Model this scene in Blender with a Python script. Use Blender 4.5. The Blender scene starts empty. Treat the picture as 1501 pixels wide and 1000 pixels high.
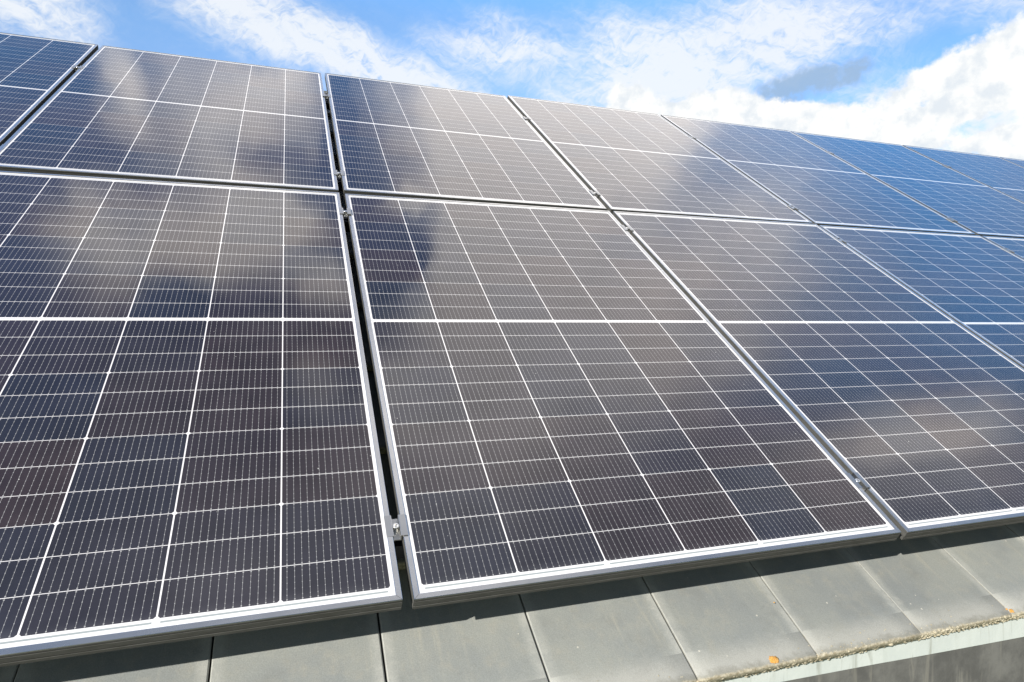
import bpy, bmesh, math, random
from mathutils import Vector, Matrix, noise
R = math.radians
scene = bpy.context.scene
col = scene.collection

# ------------------------------------------------------------------ camera, sky, sun
PITCH = R(34.47)                       # roof pitch; u runs along the eave, v up the slope, n off the glass
CP, SP = math.cos(PITCH), math.sin(PITCH)
def P(u, v, n): return Vector((u, v*CP - n*SP, v*SP + n*CP))

cd = bpy.data.cameras.new("camera"); cam = bpy.data.objects.new("camera", cd); col.objects.link(cam)
cam.location = (0.3881, -1.8361, -0.0283)
right, up, fwd = Vector((.94576, -.32488, 0)), Vector((.00569, .01658, .99985)), Vector((.32483, .94561, -.01753))
cam.rotation_euler = Matrix((right, up, -fwd)).transposed().to_euler()
cd.sensor_width = 36; cd.lens = 943.29/1501*36; cd.clip_start = .02; cd.clip_end = 3000
scene.camera = cam

SUN_EL, SUN_AZ = 25.8, -129.0          # azimuth from +Y towards +X
sd = Vector((math.sin(R(SUN_AZ))*math.cos(R(SUN_EL)), math.cos(R(SUN_AZ))*math.cos(R(SUN_EL)), math.sin(R(SUN_EL))))
sl = bpy.data.lights.new("sun", 'SUN'); sl.energy = 5.0; sl.angle = R(.5); sl.color = (1, .95, .88)
so = bpy.data.objects.new("sun", sl); col.objects.link(so); so.rotation_euler = sd.to_track_quat('Z', 'Y').to_euler()

scene.view_settings.view_transform = 'Standard'; scene.view_settings.look = 'None'
scene.view_settings.exposure = 0.55; scene.view_settings.gamma = 1

class NT:
    """small helper for building node trees"""
    def __init__(s, tree): s.t = tree; s.n = tree.nodes; s.l = tree.links
    def add(s, typ, **kw):
        n = s.n.new(typ)
        for k, v in kw.items(): setattr(n, k, v)
        return n
    def put(s, sock, v):
        if isinstance(v, bpy.types.NodeSocket): s.l.new(v, sock)
        else: sock.default_value = v
    def m(s, op, a, b=None, c=None, clamp=False):
        n = s.add('ShaderNodeMath', operation=op, use_clamp=clamp)
        for i, v in enumerate((a, b, c)):
            if v is not None: s.put(n.inputs[i], v)
        return n.outputs[0]
    def v(s, op, a, b=None, sc=None):
        n = s.add('ShaderNodeVectorMath', operation=op)
        s.put(n.inputs[0], a)
        if b is not None: s.put(n.inputs[1], b)
        if sc is not None: s.put(n.inputs['Scale'], sc)
        return n.outputs['Value'] if op in ('LENGTH', 'DOT_PRODUCT', 'DISTANCE') else n.outputs[0]
    def rng(s, x, a, b, c=0., d=1., smooth=True):
        n = s.add('ShaderNodeMapRange', interpolation_type='SMOOTHSTEP' if smooth else 'LINEAR')
        for i, v in enumerate((x, a, b, c, d)): s.put(n.inputs[i], v)
        return n.outputs[0]
    def noise(s, vec, scale, detail=4, rough=.55, dist=0., out=0):
        n = s.add('ShaderNodeTexNoise'); s.put(n.inputs['Vector'], vec); n.inputs['Scale'].default_value = scale
        n.inputs['Detail'].default_value = detail; n.inputs['Roughness'].default_value = rough; n.inputs['Distortion'].default_value = dist
        return n.outputs[out]
    def mix(s, f, a, b, blend='MIX'):
        n = s.add('ShaderNodeMix', data_type='RGBA', blend_type=blend)
        s.put(n.inputs[0], f); s.put(n.inputs[6], a); s.put(n.inputs[7], b)
        return n.outputs[2]
    def xyz(s, v):
        n = s.add('ShaderNodeSeparateXYZ'); s.put(n.inputs[0], v); return n.outputs
    def comb(s, x, y, z=0.):
        n = s.add('ShaderNodeCombineXYZ')
        for i, q in enumerate((x, y, z)): s.put(n.inputs[i], q)
        return n.outputs[0]
    def mapping(s, vec, loc=(0, 0, 0), rot=0., scale=(1, 1, 1), kind='TEXTURE'):
        n = s.add('ShaderNodeMapping', vector_type=kind); s.put(n.inputs[0], vec)
        n.inputs[1].default_value = loc; n.inputs[2].default_value = (0, 0, rot); n.inputs[3].default_value = scale
        return n.outputs[0]

def build_world():
    w = bpy.data.worlds.new("World"); scene.world = w; w.use_nodes = True
    T = NT(w.node_tree); T.n.clear()
    sky = T.add('ShaderNodeTexSky', sky_type='NISHITA', sun_disc=False)
    sky.sun_elevation = R(SUN_EL); sky.sun_rotation = R(SUN_AZ % 360); sky.altitude = 200
    sky.air_density = 1.0; sky.dust_density = .3; sky.ozone_density = 2.5
    D = T.v('NORMALIZE', T.add('ShaderNodeTexCoord').outputs['Generated'])
    x, y, z = T.xyz(D)
    # the sky near the ridge is charted in degrees of azimuth and elevation, the sky overhead by (x, y)
    az = T.m('MULTIPLY', T.m('ARCTAN2', x, y), 57.2958); el = T.m('MULTIPLY', T.m('ARCSINE', z), 57.2958)
    low = T.comb(az, el)
    wl = T.v('ADD', low, T.v('SCALE', T.v('SUBTRACT', T.noise(low, .16, 4, .6, out=1), (.5, .5, .5)), sc=4.2))
    ovh = T.comb(x, y)
    wo = T.v('ADD', ovh, T.v('SCALE', T.v('SUBTRACT', T.noise(ovh, 8.5, 6, .6, out=1), (.5, .5, .5)), sc=.13))
    def blobs(vec, lst, op='ADD'):
        tot = None
        for (cx, cy, rx, ry, rot, wt) in lst:
            d = T.v('LENGTH', T.mapping(vec, (cx, cy, 0), R(rot), (rx, ry, 1e3)))
            b = T.rng(d, 0, 1, wt, 0)
            tot = b if tot is None else T.m(op, tot, b)
        return tot
    # thin streaked high cloud
    cir = blobs(wl, [(-17.8, 21.6, 7.5, 3.6, 0, 1.25), (-0.5, 23.3, 12, 3.5, -8, 1.35), (9.0, 21.0, 12, 3.9, -10, 1.4), (14, 23.8, 6, 2.0, -10, .7), (-6, 25.4, 6, 2.0, 0, .9),
                     (19.5, 23.4, 9, 3.6, -20, 1.05), (29.0, 22.4, 8, 5.2, -25, 1.2), (37.0, 23.0, 9, 4.8, 0, 1.2), (44.5, 22.6, 7.5, 4.4, 10, 1.2),
                     (33.7, 19.6, 13, 3.0, 0, 1.2), (57.5, 22.8, 7, 3.4, 0, 1.0), (56.5, 15.2, 6, 3.2, 0, 1.3), (50.5, 21.8, 5, 2.6, 20, .55), (23.7, 19.6, 4.6, 1.6, -10, .7), (49, 18.0, 7, 2.6, 0, .7), (16.5, 19.4, 5, 1.3, -10, .6)])
    streak = T.noise(T.mapping(wl, (0, 0, 0), R(-22), (4.6, .85, 1)), .9, 9, .6, .5)
    fine = T.noise(T.mapping(wl, (3, 7, 0), R(20), (.8, .36, 1)), .9, 6, .6, .6)
    wisp = T.m('ADD', T.m('MULTIPLY', streak, .62), T.m('MULTIPLY', fine, .42))
    cir = T.m('ADD', cir, .20)
    cir = T.rng(T.m('MULTIPLY', cir, T.rng(wisp, .32, .70, .30, 1.24, False)), .06, 1.34, 0, .88)
    # heaped cumulus along the ridge
    lumps = T.m('ADD', T.m('MULTIPLY', T.noise(low, .34, 9, .55, .15), 1.3), T.m('MULTIPLY', T.noise(low, 1.3, 6, .6), .35))
    cum = blobs(low, [(29.6, 18.6, 5.2, 3.4, 0, 1.0), (34.5, 17.2, 6, 2.6, 0, 1), (40.2, 16.6, 8, 3.6, 0, 1), (46.2, 15.4, 7, 3.2, 0, 1),
                      (37.0, 18.6, 4, 2.2, 0, .6), (55.0, 18.2, 5.4, 3.6, 20, 1.05), (59.5, 18.0, 6, 4.8, 0, 1.15), (51.4, 17.5, 4.6, 1.9, 12, .85),
                      (50.0, 14.6, 6, 2.2, 0, .9), (57.5, 12.6, 6, 2.4, 0, 1.0), (53.5, 15.5, 4, 1.6, 0, .5), (57.5, 15.2, 5, 1.6, 0, .55), (54, 13.4, 5, 1.5, 0, .25), (47, 13, 10, 2, 0, .6)])
    cf = T.m('ADD', cum, T.m('MULTIPLY', T.m('SUBTRACT', lumps, .82), 1.15))
    cuma = T.rng(cf, .33, .62)
    dk = T.m('MULTIPLY', blobs(wl, [(43.4, 19.0, 4.2, 1.7, 4, 1.1), (46.2, 19.5, 3.0, 1.5, 0, .9), (41.0, 18.5, 3.0, 1.2, 0, .7)]), T.rng(T.noise(low, .8, 6, .6), .3, .65, .55, 1.2))
    dka = T.rng(dk, .12, .95, 0, .85)
    # broken cloud overhead, which the glass mirrors
    ov = blobs(wo, [(.34, .62, .29, .25, -8, 1.7), (.31, .44, .17, .15, 0, 1.2), (.17, .53, .06, .018, -10, .9), (.32, .33, .30, .18, 0, .95), (.45, .70, .26, .12, 0, .6),
                    (-.07, .61, .22, .15, 0, .72), (-.205, .63, .045, .10, 15, .5), (-.02, .66, .10, .05, 0, .25), (-.08, .50, .14, .08, 0, .7), (-.22, .46, .13, .10, 0, .9), (-.05, .46, .17, .08, 0, .75), (.1, .0, .75, .38, 0, .45), (.62, .3, .3, .3, 0, .36), (.3, .16, .3, .2, 0, .25),
                    (.05, .41, .07, .05, 0, .85), (.0, .50, .12, .05, 0, .4), (.50, .50, .28, .34, 0, .42), (.76, .05, .26, .15, 0, .42), (.15, .25, .07, .12, 0, .8), (.03, .30, .07, .09, 0, .5),
                    (.78, .10, .14, .07, 0, .6), (.3, .2, .34, .16, 0, .4), (.55, .30, .2, .2, 0, .35)])
    hole = blobs(wo, [(.068, .605, .034, .068, -12, 1.0), (.155, .465, .10, .060, 14, .95), (-.02, .575, .09, .03, 0, .35), (-.1, .385, .13, .04, 0, .7), (-.29, .6, .05, .12, 0, .7)])
    ovn = T.noise(ovh, 7, 6, .6, .3)
    ov = T.m('MULTIPLY', T.m('SUBTRACT', ov, hole), T.rng(ovn, .25, .75, .78, 1.22, False))
    ova = T.m('MULTIPLY', T.rng(ov, .0, 1.0, 0, .95), T.rng(el, 30, 36))
    # loose cloud in the rest of the sky
    flat = T.v('DIVIDE', T.comb(x, y), T.comb(T.m('ADD', z, .15), T.m('ADD', z, .15), 1.))
    gen = T.m('MULTIPLY', T.rng(T.noise(flat, 1.6, 7, .6, .3), .56, .72), T.rng(y, .1, -.15))
    sc = T.v('SCALE', sky.outputs[0], sc=SKY_GAIN)
    hs = T.add('ShaderNodeHueSaturation'); hs.inputs['Saturation'].default_value = 1.0; T.put(hs.inputs['Color'], sc); c = hs.outputs[0]
    W = 1/SKY_STRENGTH/2**.55
    tint = T.mix(T.rng(el, 13, 24), (.92, .86, .93, 1), (.96, 1.10, 1.18, 1))
    tint = T.mix(T.m('MULTIPLY', T.rng(az, 28, 46), T.rng(el, 28, 22)), tint, (.66, .84, 1.0, 1))
    tint = T.mix(T.rng(el, 24, 33), tint, (.66, 1.5, 1.9, 1))
    tint = T.mix(T.rng(el, 44, 54), tint, (1.12, 1.28, 1.55, 1))
    tint = T.mix(T.rng(el, 58, 72), tint, (1.15, 1.05, 1.0, 1))
    tint = T.mix(T.rng(y, .22, .04), tint, (1.2, 1.12, 1.05, 1))
    c = T.mix(1., c, T.mix(T.rng(y, -.45, .05), (.34, .34, .34, 1), tint), 'MULTIPLY')  # unseen sky behind the camera dimmed to deepen shade under the panels
    c = T.mix(T.m('MULTIPLY', gen, .25), c, (W*.95, W*.98, W*1.02, 1))
    c = T.mix(ova, c, (W*OV, W*OV*.957, W*OV*.935, 1))
    c = T.mix(cir, c, (W*.94, W*.97, W*1.0, 1))
    c = T.mix(dka, c, (W*.36, W*.51, W*.71, 1))
    shade = T.rng(T.m('ADD', T.noise(T.v('ADD', low, (0, .9, 0)), .5, 7, .58), T.m('MULTIPLY', cf, .10)), .42, .68)
    cc = T.mix(shade, (W*.80, W*.86, W*.92, 1), (W*1.06, W*1.06, W*1.04, 1))
    c = T.mix(cuma, c, cc)
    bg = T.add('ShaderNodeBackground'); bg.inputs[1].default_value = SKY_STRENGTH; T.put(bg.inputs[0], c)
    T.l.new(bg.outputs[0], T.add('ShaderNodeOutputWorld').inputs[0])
SKY_STRENGTH, SKY_GAIN, OV = .15, 1.0, 2.2
build_world()

# ------------------------------------------------------------------ helpers
def tag(o, label=None, cat=None, group=None, kind=None):
    for k, v in (('label', label), ('category', cat), ('group', group), ('kind', kind)):
        if v: o[k] = v
    return o
def link(name, me, mat=None, parent=None, loc=None, rot=None):
    o = bpy.data.objects.new(name, me); col.objects.link(o)
    if mat and me: me.materials.append(mat)
    if parent: o.parent = parent
    if loc is not None: o.location = loc
    if rot is not None: o.rotation_euler = rot
    return o
def mesh(bm, name, smooth=False):
    bmesh.ops.recalc_face_normals(bm, faces=bm.faces[:])
    me = bpy.data.meshes.new(name); bm.to_mesh(me); bm.free()
    if smooth:
        for p in me.polygons: p.use_smooth = True
    return me
def box(bm, a, b, bevel=0., seg=1):
    vs = [bm.verts.new((x, y, z)) for x in (a[0], b[0]) for y in (a[1], b[1]) for z in (a[2], b[2])]
    fs = [bm.faces.new([vs[i] for i in q]) for q in ((0,1,3,2), (4,6,7,5), (0,4,5,1), (2,3,7,6), (0,2,6,4), (1,5,7,3))]
    bmesh.ops.recalc_face_normals(bm, faces=fs)
    if bevel:
        es = list({e for f in fs for e in f.edges})
        bmesh.ops.bevel(bm, geom=es, offset=bevel, segments=seg, affect='EDGES', profile=.5)
    return vs
def extrude_profile(bm, prof, y0, y1, uvscale=None):
    """closed (x, z) profile swept from y0 to y1"""
    n = len(prof)
    a = [bm.verts.new((x, y0, z)) for x, z in prof]; b = [bm.verts.new((x, y1, z)) for x, z in prof]
    for i in range(n): bm.faces.new((a[i], a[(i+1) % n], b[(i+1) % n], b[i]))
    bm.faces.new(a); bm.faces.new(b[::-1])
def material(name):
    m = bpy.data.materials.new(name); m.use_nodes = True
    T = NT(m.node_tree); T.n.clear()
    b = T.add('ShaderNodeBsdfPrincipled'); o = T.add('ShaderNodeOutputMaterial'); T.l.new(b.outputs[0], o.inputs[0])
    return m, T, b
def bump(T, b, h, dist, strength=1.):
    n = T.add('ShaderNodeBump'); n.inputs['Distance'].default_value = dist; n.inputs['Strength'].default_value = strength
    T.put(n.inputs['Height'], h); T.l.new(n.outputs[0], b.inputs['Normal'])

# ------------------------------------------------------------------ materials
PX, PY, MID = .1835, .07067, .006      # cell pitch across and along the panel, half gap at mid height
def glass_material():
    m, T, b = material("solar_cells_under_glass")
    co = T.add('ShaderNodeTexCoord').outputs['Object']; x, y, _ = T.xyz(co)
    rnd = T.add('ShaderNodeObjectInfo').outputs['Random']
    ay = T.m('SUBTRACT', T.m('ABSOLUTE', y), MID)
    cx = T.m('ADD', T.m('DIVIDE', x, PX), 3.); fx = T.m('FRACT', cx)
    cy = T.m('DIVIDE', ay, PY); fy = T.m('FRACT', cy)
    near = lambda f, p: T.m('MULTIPLY', T.m('SUBTRACT', .5, T.m('ABSOLUTE', T.m('SUBTRACT', f, .5))), p)
    dx, dy = near(fx, PX), near(fy, PY)
    dw = near(T.m('FRACT', T.m('DIVIDE', cy, 3.)), PY*3)
    inside = T.m('MULTIPLY', T.m('LESS_THAN', T.m('ABSOLUTE', x), 3*PX), T.m('MULTIPLY', T.m('GREATER_THAN', ay, 0.), T.m('LESS_THAN', ay, 12*PY)))
    cell = T.m('MULTIPLY', inside, T.m('MULTIPLY', T.m('GREATER_THAN', dx, .00135), T.m('GREATER_THAN', dy, .00062)))
    cell = T.m('MULTIPLY', cell, T.m('GREATER_THAN', T.m('ADD', dx, dw), .0055))
    # fourteen wires over each cell with solder points
    S = .01252
    t = T.m('DIVIDE', T.m('SUBTRACT', T.m('MULTIPLY', fx, PX), .01037), S)
    k = T.m('MINIMUM', T.m('MAXIMUM', T.m('ROUND', t), 0.), 13.)
    dl = T.m('MULTIPLY', T.m('ABSOLUTE', T.m('SUBTRACT', t, k)), S)
    wire = T.m('LESS_THAN', dl, .00023)
    bead = T.m('MULTIPLY', T.m('LESS_THAN', dl, .00062), T.m('LESS_THAN', near(T.m('FRACT', T.m('MULTIPLY', fy, 6.)), PY/6), .0009))
    pad = T.m('MULTIPLY', T.m('LESS_THAN', dl, .0011), T.m('MULTIPLY', T.m('LESS_THAN', dy, .0042), T.m('GREATER_THAN', dy, .0022)))
    wire = T.m('MULTIPLY', T.m('MAXIMUM', wire, T.m('MAXIMUM', bead, pad)), cell)
    # colour of each wafer (three strips of one wafer match)
    wn = T.add('ShaderNodeTexWhiteNoise', noise_dimensions='3D')
    T.put(wn.inputs[0], T.comb(T.m('FLOOR', cx), T.m('MULTIPLY', T.m('SIGN', y), T.m('FLOOR', T.m('ADD', T.m('DIVIDE', cy, 3.), 1.))), T.m('MULTIPLY', rnd, 91.)))
    wr = T.xyz(wn.outputs['Color'])
    cc = T.mix(wr[0], (.010, .012, .021, 1), (.0235, .0155, .0165, 1))
    mott = T.noise(T.v('ADD', co, T.comb(rnd, rnd, rnd)), 9, 3, .6)
    cc = T.mix(1., cc, T.rng(mott, .2, .8, .75, 1.3), 'MULTIPLY')
    # cross ribbons in the end margins and the middle gap
    rib = T.m('LESS_THAN', T.m('ABSOLUTE', T.m('SUBTRACT', T.m('ABSOLUTE', y), .8605)), .0017)
    rib = T.m('MULTIPLY', rib, T.m('LESS_THAN', T.m('ABSOLUTE', x), 3*PX-.006))
    tabs = T.m('LESS_THAN', dx, .006)
    rib = T.m('MULTIPLY', rib, T.m('SUBTRACT', 1., T.m('MULTIPLY', tabs, T.m('LESS_THAN', T.m('FRACT', T.m('MULTIPLY', T.m('ROUND', cx), .5)), .25))))
    midr = T.m('LESS_THAN', T.m('ABSOLUTE', y), .0013)
    sheet = T.mix(T.m('MAXIMUM', rib, T.m('MULTIPLY', midr, .7)), (.66, .645, .635, 1), (.26, .29, .29, 1))
    c = T.mix(cell, sheet, cc)
    c = T.mix(wire, c, (.30, .30, .295, 1))
    # bird specks, pollen and dust on the glass
    co2 = T.v('ADD', co, T.comb(T.m('MULTIPLY', rnd, 7.), T.m('MULTIPLY', rnd, 13.)))
    vo = T.add('ShaderNodeTexVoronoi', feature='F1'); T.put(vo.inputs['Vector'], co2); vo.inputs['Scale'].default_value = 38
    pick = T.xyz(vo.outputs['Color'])
    speck = T.m('MULTIPLY', T.m('LESS_THAN', vo.outputs['Distance'], T.m('MULTIPLY', pick[1], .050)), T.m('GREATER_THAN', pick[0], .66))
    c = T.mix(T.m('MULTIPLY', speck, .8), c, (.62, .62, .58, 1))
    dust = T.noise(co2, 3.5, 5, .65)
    low = T.rng(T.m('ADD', y, T.m('MULTIPLY', T.m('SUBTRACT', T.noise(T.mapping(co2, scale=(1, .1, 1), kind='POINT'), 18, 3), .5), .03)), -.868, -.835, .05, 0.)
    film = T.m('ADD', T.rng(dust, .35, .8, .004, .022), low)
    c = T.mix(film, c, (.55, .56, .58, 1))
    T.put(b.inputs['Base Color'], c)
    T.put(b.inputs['Roughness'], T.rng(dust, .3, .75, .035, .085)); b.inputs['IOR'].default_value = 1.5; b.inputs['Specular IOR Level'].default_value = .5
    bump(T, b, T.noise(co2, 2.2, 2, .5), .0006, .5)
    return m
def metal_material(name, colr, rough, aniso=0., dirt=.15, wall_dark=0.):
    m, T, b = material(name)
    co = T.add('ShaderNodeTexCoord').outputs['Object']
    d = T.noise(co, 14, 6, .65)
    c = T.mix(T.rng(d, .45, .8, 0., dirt), (*colr, 1), (.30, .29, .26, 1)); met = 1.
    if wall_dark:                          # below the lip the frame walls turn darker and non-metallic
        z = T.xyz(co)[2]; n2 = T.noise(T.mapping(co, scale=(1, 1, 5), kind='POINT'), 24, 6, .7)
        wall_mask = T.m('MULTIPLY', T.rng(z, -.0006, -.0022), T.rng(n2, .25, .7, wall_dark*.93, wall_dark))
        c = T.mix(wall_mask, c, (.060, .060, .054, 1)); met = T.m('SUBTRACT', 1., T.rng(z, -.0006, -.0022))
    T.put(b.inputs['Base Color'], c); T.put(b.inputs['Metallic'], met) if wall_dark else setattr(b.inputs['Metallic'], 'default_value', 1.)
    rg = T.rng(d, .3, .8, rough-.04, rough+.1)
    if wall_dark:
        rg = T.m('MAXIMUM', rg, T.m('MULTIPLY', wall_mask, .85)); T.put(b.inputs['Specular IOR Level'], T.m('SUBTRACT', .5, T.m('MULTIPLY', wall_mask, .48)))
    T.put(b.inputs['Roughness'], rg)
    if aniso:
        b.inputs['Anisotropic'].default_value = aniso; b.inputs['Anisotropic Rotation'].default_value = .25
        tg = T.add('ShaderNodeTangent', direction_type='UV_MAP', uv_map='along'); T.l.new(tg.outputs[0], b.inputs['Tangent'])
    bump(T, b, T.noise(co, 220, 2, .5), .0002, .25)
    return m
M_glass = glass_material()
M_frame = metal_material("anodised_aluminium", (.50, .50, .49), .27, .5, .2, .98)
M_clamp = metal_material("clamp_aluminium", (.42, .42, .41), .42, 0, .2)
M_bolt = metal_material("stainless_steel", (.78, .77, .74), .25, 0, .2)
M_rail = metal_material("black_anodised_rail", (.045, .045, .048), .5, 0, .1)
def back_material():
    m, T, b = material("white_backsheet"); co = T.add('ShaderNodeTexCoord').outputs['Object']
    T.put(b.inputs['Base Color'], T.mix(T.noise(co, 12, 4), (.62, .62, .60, 1), (.75, .75, .74, 1))); b.inputs['Roughness'].default_value = .6
    return m
M_back = back_material()
def tile_material():
    m, T, b = material("weathered_concrete_tile")
    uvn = T.add('ShaderNodeUVMap', uv_map='tile').outputs[0]; u, v, _ = T.xyz(uvn)     # metres on each tile, v from the lower edge
    co = T.add('ShaderNodeTexCoord').outputs['Object']
    rn = T.add('ShaderNodeAttribute', attribute_name='tile_seed').outputs['Fac']
    big = T.noise(co, 5, 6, .6); med = T.noise(co, 28, 6, .68); gr = T.noise(co, 420, 3, .7)
    c = T.mix(T.rng(big, .3, .7), (.245, .262, .266, 1), (.300, .312, .298, 1))
    c = T.mix(T.rng(med, .46, .78, 0, .55), c, (.345, .335, .295, 1)); c = T.mix(T.rng(T.noise(co, 11, 6, .65), .52, .75, 0, .4), c, (.19, .195, .19, 1))
    st = T.noise(T.mapping(co, scale=(42, 3.2, 3.2), kind='POINT'), 1., 5, .62)
    c = T.mix(T.m('MULTIPLY', T.rng(st, .54, .78), T.rng(v, .02, .2, .15, .6)), c, (.39, .38, .33, 1))
    # pale worn rims at the sides, grimy lower edge
    e = T.m('MINIMUM', u, T.m('SUBTRACT', .298, u))
    en = T.m('ADD', e, T.m('MULTIPLY', T.m('SUBTRACT', T.noise(co, 30, 6, .7), .5), .022))
    rim = T.rng(en, .008, .030, 1, 0)
    c = T.mix(T.m('MULTIPLY', rim, T.rng(med, .3, .7, .35, .85)), c, (.42, .425, .405, 1))
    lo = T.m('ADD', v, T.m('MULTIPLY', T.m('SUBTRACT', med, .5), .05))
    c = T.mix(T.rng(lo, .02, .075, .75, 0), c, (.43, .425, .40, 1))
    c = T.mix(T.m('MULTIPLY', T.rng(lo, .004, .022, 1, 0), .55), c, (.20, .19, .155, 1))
    seam = T.rng(T.m('ADD', e, T.m('MULTIPLY', T.m('SUBTRACT', T.noise(co, 90, 4), .5), .003)), .0004, .0022, .6, 0)
    c = T.mix(T.m('MULTIPLY', seam, T.rng(T.noise(co, 24, 3), .40, .6, .5, 1.)), c, T.mix(T.rng(T.noise(co, 17, 3), .45, .6), (.12, .105, .08, 1), (.23, .18, .11, 1)))
    c = T.mix(1., c, T.rng(rn, 0, 1, .93, 1.07, False), 'MULTIPLY')
    c = T.mix(1., c, T.rng(gr, .2, .8, .86, 1.12), 'MULTIPLY'); c = T.mix(1., c, (.855, .86, .825, 1), 'MULTIPLY')
    nose = T.rng(T.m('ADD', v, T.m('MULTIPLY', T.m('SUBTRACT', T.noise(co, 75, 6, .7), .5), .016)), .001, .0065, .92, 0)
    c = T.mix(nose, c, T.mix(T.rng(T.noise(co, 130, 4, .7), .35, .65), (.25, .215, .14, 1), (.50, .455, .345, 1)))
    vo = T.add('ShaderNodeTexVoronoi'); T.put(vo.inputs['Vector'], co); vo.inputs['Scale'].default_value = 55; pk = T.xyz(vo.outputs['Color'])
    sp = T.m('MULTIPLY', T.m('LESS_THAN', T.m('ADD', vo.outputs['Distance'], T.m('MULTIPLY', T.m('SUBTRACT', gr, .5), .1)), T.m('MULTIPLY', pk[1], .13)), T.m('GREATER_THAN', pk[0], .86))
    c = T.mix(T.m('MULTIPLY', sp, .7), c, (.56, .54, .46, 1))
    T.put(b.inputs['Base Color'], c); b.inputs['Roughness'].default_value = .78; b.inputs['Specular IOR Level'].default_value = .35
    bump(T, b, T.m('ADD', T.m('MULTIPLY', gr, .5), T.m('MULTIPLY', med, .8)), .0012, .6)
    return m
M_tile = tile_material()
def rough_material(name, a, bcol, scale, rough=.85, metallic=0., bd=.002, streak=None, stain=None):
    m, T, b = material(name); co = T.add('ShaderNodeTexCoord').outputs['Object']
    n1 = T.noise(co, scale, 7, .65); c = T.mix(T.rng(n1, .32, .68), (*a, 1), (*bcol, 1))
    if streak:
        s = T.noise(T.mapping(co, scale=(11, 11, 1.6), kind='POINT'), 1., 6, .65, .5); c = T.mix(T.rng(s, .5, .78, 0, .5), c, (*streak, 1))
    if stain:
        s = T.noise(T.mapping(co, (1.7, 0, 0), scale=(60, 9, 5), kind='POINT'), 1., 5, .6, .8); c = T.mix(T.rng(s, .55, .72, 0, .8), c, (*stain, 1))
    T.put(b.inputs['Base Color'], c); b.inputs['Roughness'].default_value = rough; b.inputs['Metallic'].default_value = metallic
    bump(T, b, T.noise(co, scale*12, 4, .6), bd, .5)
    return m
M_lichen = rough_material("lichen_crust", (.36, .315, .21), (.52, .48, .37), 70, .95, bd=.004)
M_orange = rough_material("orange_lichen", (.60, .27, .05), (.72, .42, .12), 160, .95, bd=.004)
M_flash = rough_material("pale_patinated_sheet", (.50, .545, .52), (.56, .60, .57), 9, .55, 0, .0006, (.40, .44, .40), (.33, .35, .31))
M_fascia = rough_material("dark_weathered_sheet", (.085, .085, .080), (.15, .15, .138), 13, .75, 0, .001, (.075, .074, .068), (.19, .185, .16))
M_under = rough_material("roofing_underlay", (.03, .03, .032), (.05, .05, .05), 8)
M_wall = rough_material("cream_render", (.55, .52, .45), (.62, .60, .53), 6)
M_grass = rough_material("meadow_grass", (.035, .06, .018), (.075, .095, .03), .35, .95, bd=.03)

# ------------------------------------------------------------------ ground and house
bm = bmesh.new(); g = 600
bm.faces.new([bm.verts.new(p) for p in ((-g, -g, 0), (g, -g, 0), (g, g, 0), (-g, g, 0))])
ground = link("ground", mesh(bm, "ground"), M_grass, loc=(0, 0, -3.9)); tag(ground, kind='structure')

H = .165                               # tile faces lie this far below the glass
U0, U1 = -3.27, 9.55
V_EAVE, V_RIDGE, GAUGE, TW = -1.040, 2.80, .345, .298
house = link("house", None, loc=(0, 0, 0))
tag(house, "house whose slope of flat grey concrete tiles carries the solar panels", "house")
random.seed(4)
def build_tiles():
    bm = bmesh.new(); uv = bm.loops.layers.uv.new('tile'); seed = bm.faces.layers.float.new('tile_seed')
    rows = int((V_RIDGE - V_EAVE)/GAUGE) + 1
    u_joint = .548                     # a joint of the lowest course
    gaps = {0: .0036, 1: .0040, 2: .0036, 3: .0030, 4: .0030, 5: .0012, 6: .0012, 7: .0014}
    for r in range(rows):
        v0 = V_EAVE + r*GAUGE; ln = min(.42, V_RIDGE - v0)
        off = 0 if r % 2 == 0 else TW/2
        k0 = int((U0 - u_joint - off)/TW); k1 = int((U1 - u_joint - off)/TW)
        for k in range(k0, k1):
            ua = u_joint + off + k*TW
            gl = gaps.get(k+1, .0022)/2 if r == 0 else .0012; gr_ = gaps.get(k+2, .0022)/2 if r == 0 else .0012
            a, b_ = ua + gl, ua + TW - gr_
            sd_ = random.random(); tilt = random.uniform(-.0012, .0012); push = random.uniform(-.0025, .0025)
            # cross-section along v: rounded nose, then the weather face; the tile leans on the course below
            prof = [(0.003, -.024), (0.0, -.021), (0.0, -.006), (.0012, -.003), (.004, -.0010), (.010, -.0002), (.06, 0.), (.16, 0.), (ln, 0.), (ln, -.018)]
            ns = [-1, -.985, -.6, 0, .6, .985, 1]
            grid = []
            for s in ns:
                u = (a + b_)/2 + s*(b_ - a)/2; cr = -.0016 if abs(s) == 1 else 0.
                line = []
                for (dv, dn) in prof:
                    lean = .0075 - .026*(dv/.345)
                    n = -H + dn + lean + cr + tilt*s
                    line.append((bm.verts.new((u, v0 + dv + push, n)), (u - ua, dv)))
                grid.append(line)
            for i in range(len(ns)-1):
                for j in range(len(prof)-1):
                    q = (grid[i][j], grid[i+1][j], grid[i+1][j+1], grid[i][j+1])
                    f = bm.faces.new([p[0] for p in q]); f[seed] = sd_; f.smooth = 4 <= j <= 5 or (1 <= j <= 4)
                    for lp, p in zip(f.loops, q): lp[uv].uv = p[1]
            for line in (grid[0], grid[-1]):
                f = bm.faces.new([p[0] for p in line]); f[seed] = sd_
                for lp, p in zip(f.loops, line): lp[uv].uv = p[1]
    return mesh(bm, "roof_tiles")
ROT = (PITCH, 0, 0)
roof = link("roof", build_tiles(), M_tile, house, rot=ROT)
bm = bmesh.new()                       # deck under the tiles, far slope and ridge
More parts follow.
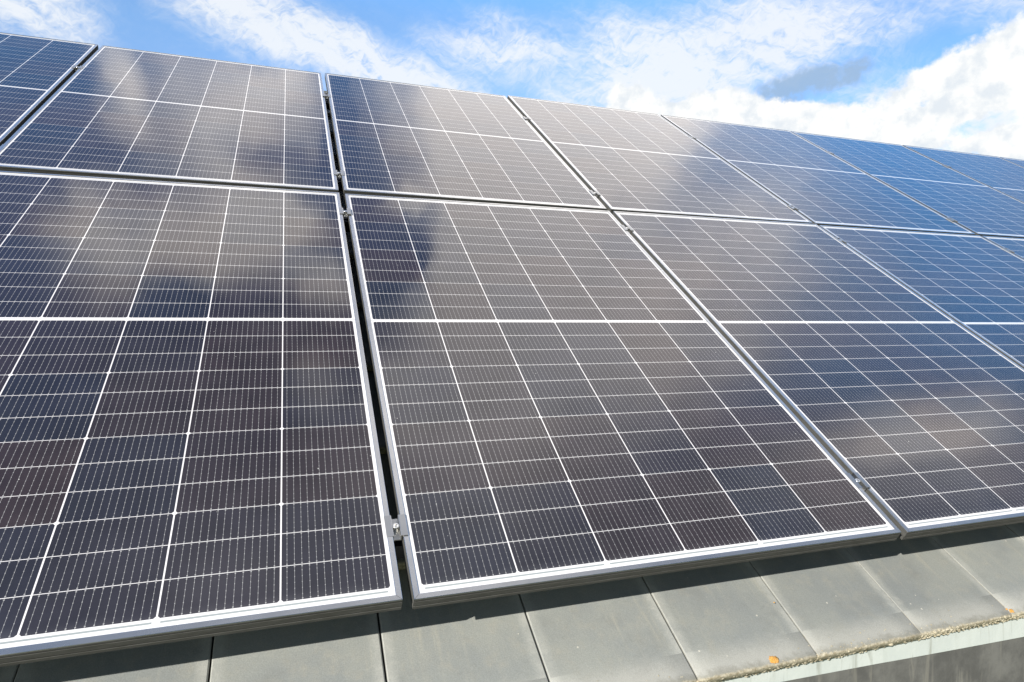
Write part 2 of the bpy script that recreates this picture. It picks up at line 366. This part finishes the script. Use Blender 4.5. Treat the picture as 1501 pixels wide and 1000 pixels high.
box(bm, (U0, V_EAVE + .03, -H - .12), (U1, V_RIDGE, -H - .062))
link("roof_deck", mesh(bm, "roof_deck"), M_under, house, rot=ROT)
rp = P(0, V_RIDGE, -H)
bm = bmesh.new(); L2 = 4.2
box(bm, (U0, 0, -.05), (U1, L2, 0)); 
back = link("rear_slope", mesh(bm, "rear_slope"), M_tile, house, loc=(0, rp.y + .01, rp.z - .03), rot=(-PITCH, 0, 0))
bm = bmesh.new()                       # low ridge caps
k = U0
while k < U1 - .4:
    n0 = len(bm.verts)
    prof = [(-.11, -.075), (-.10, -.045), (-.04, .0), (.04, .0), (.10, -.045), (.11, -.075), (.09, -.07), (0, -.02), (-.09, -.07)]
    a = [bm.verts.new((k, y, z)) for y, z in prof]; b_ = [bm.verts.new((k + .415, y*.97, z - .004)) for y, z in prof]
    n = len(prof)
    for i in range(n): bm.faces.new((a[i], a[(i+1) % n], b_[(i+1) % n], b_[i]))
    bm.faces.new(a); bm.faces.new(b_[::-1]); k += .42
link("ridge_caps", mesh(bm, "ridge_caps"), M_under, house, loc=(0, rp.y + .0, rp.z + .0))

# eave: pale flashing and dark fascia sheet, both with slight waves and lapped joints
ye = P(0, V_EAVE, -H - .024).y
def sheet(name, mat, ztop, zbot, y, thick, wave, lap, seed):
    bm = bmesh.new(); N = 180
    cols = []
    for i in range(N + 1):
        u = U0 + (U1 - U0)*i/N
        d = wave*noise.noise(Vector((u*1.7, seed, 0))) + .0008*((i//lap) % 2)
        cols.append([bm.verts.new((u, yy, z)) for yy, z in ((y - d, ztop(u)), (y - d, zbot(u)), (y - d + thick, zbot(u)), (y - d + thick, ztop(u)))])
    for a, b_ in zip(cols, cols[1:]):
        for j in range(4): bm.faces.new((a[j], b_[j], b_[(j+1) % 4], a[(j+1) % 4]))
    bm.faces.new(cols[0]); bm.faces.new(cols[-1][::-1])
    return link(name, mesh(bm, name), mat, house)
zfl = lambda u: -.776 - .026*(u - 1.383)
sheet("eave_flashing", M_flash, lambda u: -.725, lambda u: zfl(u), ye + .008, .0015, .0022, 14, 3.1)
sheet("fascia", M_fascia, lambda u: -.745, lambda u: -1.12, ye + .0115, .02, .0016, 30, 8.4)
# house walls
bm = bmesh.new(); box(bm, (U0 + .4, ye + .30, -3.95), (U1 - .4, ye + 6.6, -.62)); 
link("wall", mesh(bm, "wall"), M_wall, house)
bm = bmesh.new(); box(bm, (U0, ye + .03, -1.12), (U1, ye + .32, -1.10)); link("soffit", mesh(bm, "soffit"), M_wall, house)

# lichen growing on the nose of the lowest course
def lichen():
    random.seed(11)
    t = bmesh.new(); bmesh.ops.create_icosphere(t, subdivisions=2, radius=1.)
    base = [v.co.copy() for v in t.verts]; tri = [[v.index for v in f.verts] for f in t.faces]; t.free()
    vs, fs = [], []
    def clump(u, v, n, r, squash):
        sx, sy, sz = random.uniform(.8, 1.6), random.uniform(.6, 1.1), squash*random.uniform(.7, 1.1)
        o = Vector((random.random()*50, u*30, 0)); k = len(vs)
        for b in base:
            d = r*(1 + .5*noise.noise(b*1.7 + o))
            vs.append((u + b.x*sx*d, V_EAVE + v + b.y*sy*d, -H + .0075 + n + b.z*sz*d))
        fs.extend([[q + k for q in f] for f in tri])
    u = -.9
    while u < 5.0:
        near_ = min(1, max(0, (u - .3)/.9)) * (1 if u < 3 else .4)
        u += random.uniform(.0003, .0010)/(.25 + .75*near_)
        w = noise.noise(Vector((u*7, 2.2, 0)))
        r = random.uniform(.0010, .0031)*(1 + .5*w)
        if random.random() < .02: r *= 2.0
        q = random.random()
        if q < .78: clump(u, random.uniform(-.0008, .0012), random.uniform(-.0255, -.006 + .005*w), r, .9)
        elif q < .93: clump(u, random.uniform(.0, .004), random.uniform(-.008, -.002), r*.8, .6)
        elif w > -.1: clump(u, abs(random.gauss(0, .016)) + .003, -.0006, r*.5, .35)
    me = bpy.data.meshes.new("lichen_crust"); me.from_pydata(vs, [], fs)
    for p in me.polygons: p.use_smooth = True
    return me
lc = link("lichen_crust", lichen(), M_lichen, house, rot=ROT); lc['label'] = "tan crusty lichen along the eave edge of the tiles"
random.seed(3)
for (u, v, r) in ((1.333, .010, .0092), (2.045, .010, .006), (2.036, .016, .0028), (1.42, .13, .0018)):
    bm = bmesh.new(); res = bmesh.ops.create_icosphere(bm, subdivisions=4, radius=r)
    for w in res['verts']:
        d = 1 + .4*noise.noise(w.co*230 + Vector((u*40, 0, 0))) + .25*noise.noise(w.co*600)
        w.co = Vector((w.co.x*d*1.15, w.co.y*d*.8, w.co.z*d*.3))
    o = link("orange_lichen", mesh(bm, "orange_lichen", True), M_orange, house, loc=P(u, V_EAVE + v, -H + .0065), rot=ROT)
    if r > .01: o['label'] = "largest orange lichen rosette on the eave edge"

# ------------------------------------------------------------------ solar panels
W2, L2_ = .567, .881
def frame_mesh():
    bm = bmesh.new(); uv = bm.loops.layers.uv.new('along')
    # (inward distance, height) round the hollow section: lip, wall with two grooves, foot flange
    prof = [(.0, -.029), (.0, -.0225), (.0014, -.0222), (.0014, -.0198), (.0, -.0195), (.0, -.0085), (.0014, -.0082), (.0014, -.0062), (.0, -.0059),
            (.0, -.0009), (.0003, -.0003), (.0009, 0.), (.0100, 0.), (.0107, -.0004), (.0108, -.0016), (.0020, -.0016), (.0020, -.0060), (.0024, -.028), (.024, -.028), (.024, -.030), (.001, -.030)]
    n = len(prof)
    for side in range(4):
        lon = L2_ if side % 2 == 0 else W2; lat = W2 if side % 2 == 0 else L2_
        ends = []
        for s in (-1, 1):
            ring = []
            for (w, z) in prof:
                a = s*(lon - w - .00035)          # mitred, with a hairline joint
                b_ = lat - w
                p = {0: (b_, a), 1: (-a, b_), 2: (-b_, -a), 3: (a, -b_)}[side]
                ring.append(bm.verts.new((p[0], p[1], z)))
            ends.append(ring)
        for i in range(n):
            j = (i+1) % n
            f = bm.faces.new((ends[0][i], ends[0][j], ends[1][j], ends[1][i]))
            for lp, t in zip(f.loops, ((0, i), (0, i+1), (1, i+1), (1, i))): lp[uv].uv = (t[0], t[1]/n)
        for ring in ends:
            f = bm.faces.new(ring)
            for q, lp in enumerate(f.loops): lp[uv].uv = (q/n, (q % 3)/3)
    return mesh(bm, "frame")
bm = bmesh.new(); box(bm, (-W2 + .0026, -L2_ + .0026, -.0048), (W2 - .0026, L2_ - .0026, -.0019)); ME_glass = mesh(bm, "glass")
bm = bmesh.new(); box(bm, (-W2 + .0026, -L2_ + .0026, -.0056), (W2 - .0026, L2_ - .0026, -.0049)); ME_back = mesh(bm, "backsheet")
bm = bmesh.new()
box(bm, (-.06, -.03, -.022), (.06, .03, -.0057), .003, 2)
ME_jbox = mesh(bm, "junction_box")
ME_frame = frame_mesh()
for m_, mt in ((ME_frame, M_frame), (ME_glass, M_glass), (ME_back, M_back), (ME_jbox, M_under)): m_.materials.append(mt)

UP, VP = 1.15518, 1.78443
GROUP = "framed solar panels in two rows on the roof"
LAB = {
 (0, -1): "lower row solar panel just outside the left edge of the photo",
 (0, 0): "dark lower row solar panel in the bottom left corner, cut by the left edge",
 (0, 1): "large uncut solar panel in the middle, a cloud mirrored in its top half",
 (0, 2): "lower row solar panel just right of the large central one",
 (0, 3): "blue lower row solar panel at the right edge, only its left half showing",
 (0, 4): "tiny corner of a lower row solar panel on the right edge",
 (0, 5): "lower row solar panel just outside the right edge of the photo",
 (1, -1): "dark blue upper row solar panel cut by the left edge, top left",
 (1, 0): "complete upper row solar panel nearest the left, lavender cloud mirrored in it",
 (1, 1): "pale grey upper row solar panel with a blue left strip, above the central one",
 (1, 3): "upper row solar panel fading from grey to blue, left of the bright blue ones",
 (1, 4): "bright blue upper row solar panel shown from side to side, nearer of the two",
 (1, 5): "bright blue upper row solar panel cut by the right edge",
 (1, 6): "sliver of solar panel at the far right end of the ridge line",
}
LAB[(1, 2)] = "evenly grey upper row solar panel between the blue-stripped and the grey-to-blue ones"
random.seed(21)
for (r, c), lab in LAB.items():
    du, dv, dn = random.uniform(-.0012, .0012), random.uniform(-.0012, .0012), random.uniform(-.0008, .0008)
    e = link("solar_panel", None, loc=P(c*UP + du, r*VP + dv, dn), rot=(PITCH + R(random.uniform(-.16, .16)), R(random.uniform(-.16, .16)), R(random.uniform(-.04, .04))))
    tag(e, lab, "solar panel", GROUP)
    link("frame", ME_frame, None, e); link("glass", ME_glass, None, e); link("backsheet", ME_back, None, e); link("junction_box", ME_jbox, None, e)

# ------------------------------------------------------------------ clamps and rails
CV = {('low', 0): -.724, ('high', 0): .709, ('low', 1): 1.081, ('high', 1): 2.186}
def clamp_mesh():
    bm = bmesh.new()
    g_ = UP - 2*W2                     # seam width
    h = g_/2 - .0012
    prof = [(-.0205, .0002), (-.0205, .0027), (-h + .001, .0030), (-h + .0028, .0026), (-h + .0028, -.0090), (h - .0028, -.0090), (h - .0028, .0026), (h - .001, .0030), (.0205, .0027), (.0205, .0002),
            (h + .0, .0002), (h + .0, -.0115), (-h, -.0115), (-h, .0002)]
    extrude_profile(bm, prof, -.025, .025)
    return mesh(bm, "bracket")
def bolt_mesh():
    bm = bmesh.new()
    def cyl(r, z0, z1, n=24, inner=None):
        a = [bm.verts.new((r*math.cos(2*math.pi*i/n), r*math.sin(2*math.pi*i/n), z0)) for i in range(n)]
        rb = r*.9; zb = z1 - .0007
        b_ = [bm.verts.new((v.co.x, v.co.y, zb)) for v in a]; c = [bm.verts.new((v.co.x*.9, v.co.y*.9, z1)) for v in a]
        for i in range(n):
            j = (i+1) % n; bm.faces.new((a[i], a[j], b_[j], b_[i])); bm.faces.new((b_[i], b_[j], c[j], c[i]))
        bm.faces.new(a[::-1])
        # six-sided socket
        hx = [bm.verts.new((inner*math.cos(2*math.pi*i/n)*(1/math.cos(((2*math.pi*i/n) % (math.pi/3)) - math.pi/6))*.9, inner*math.sin(2*math.pi*i/n)*(1/math.cos(((2*math.pi*i/n) % (math.pi/3)) - math.pi/6))*.9, z1)) for i in range(n)]
        lo_ = [bm.verts.new((v.co.x, v.co.y, z1 - .004)) for v in hx]
        for i in range(n):
            j = (i+1) % n; bm.faces.new((c[i], c[j], hx[j], hx[i])); bm.faces.new((hx[i], hx[j], lo_[j], lo_[i]))
        bm.faces.new(lo_)
    cyl(.0064, -.0090, .0022, inner=.0030)
    return mesh(bm, "bolt")
ME_clamp, ME_bolt = clamp_mesh(), bolt_mesh()
ME_clamp.materials.append(M_clamp); ME_bolt.materials.append(M_bolt)
SEAM = {-1: "top left corner seam", 0: "black seam beside the bottom left panel", 1: "seam right of the large central panel",
        2: "second seam right of the central panel", 3: "third seam right of the central panel", 4: "fourth seam right of the central panel", 5: "farthest seam on the right"}
WHERE = {('low', 0): "eave", ('high', 0): "lower row top", ('low', 1): "upper row bottom", ('high', 1): "ridge"}
for (hl, r), v in CV.items():
    for s in range(-1, 6):
        if r == 0 and s == -1: continue
        e = link("panel_clamp", None, loc=P((s + .5)*UP, v + random.uniform(-.004, .004), 0), rot=ROT)
        tag(e, "bolted clamp at the %s in the %s" % (WHERE[(hl, r)], SEAM[s]), "clamp", "bolted clamps between solar panels")
        link("bracket", ME_clamp, None, e); link("bolt", ME_bolt, None, e, rot=(0, 0, random.uniform(0, 1)))
def rail_mesh():
    bm = bmesh.new()
    prof = [(-.02, -.04), (.02, -.04), (.02, 0.), (.007, 0.), (.007, -.012), (-.007, -.012), (-.007, 0.), (-.02, 0.)]
    n = len(prof); a = [bm.verts.new((U0 + .55, y, z)) for y, z in prof]; b_ = [bm.verts.new((7.7, y, z)) for y, z in prof]
    for i in range(n): bm.faces.new((a[i], a[(i+1) % n], b_[(i+1) % n], b_[i]))
    bm.faces.new(a[::-1]); bm.faces.new(b_)
    return mesh(bm, "mounting_rail")
def hook_mesh():
    bm = bmesh.new(); k = 0
    prof = [(-.02, -.0405), (.0265, -.0405), (.0265, -.119), (.2, -.119), (.2, -.125), (.0205, -.125), (.0205, -.0465), (-.02, -.0465)]
    a = [bm.verts.new((-.015, y, z)) for y, z in prof]; b_ = [bm.verts.new((.015, y, z)) for y, z in prof]
    for i in range(len(prof)):
        q = (i+1) % len(prof); bm.faces.new((a[i], a[q], b_[q], b_[i]))
    bm.faces.new(a[::-1]); bm.faces.new(b_)
    return mesh(bm, "roof_hook")
ME_rail, ME_hook = rail_mesh(), hook_mesh(); ME_rail.materials.append(M_rail); ME_hook.materials.append(M_rail)
for key, v in CV.items():
    o = link("mounting_rail", ME_rail, None, loc=P(0, v, -.0305), rot=ROT)
    tag(o, "dark mounting rail hidden under the solar panels, crossing the seams at the %s" % WHERE[key], "rail", "mounting rails under the panels")
    for k in range(11): link("roof_hook", ME_hook, None, o, loc=(-2.3 + .95*k, 0, 0))
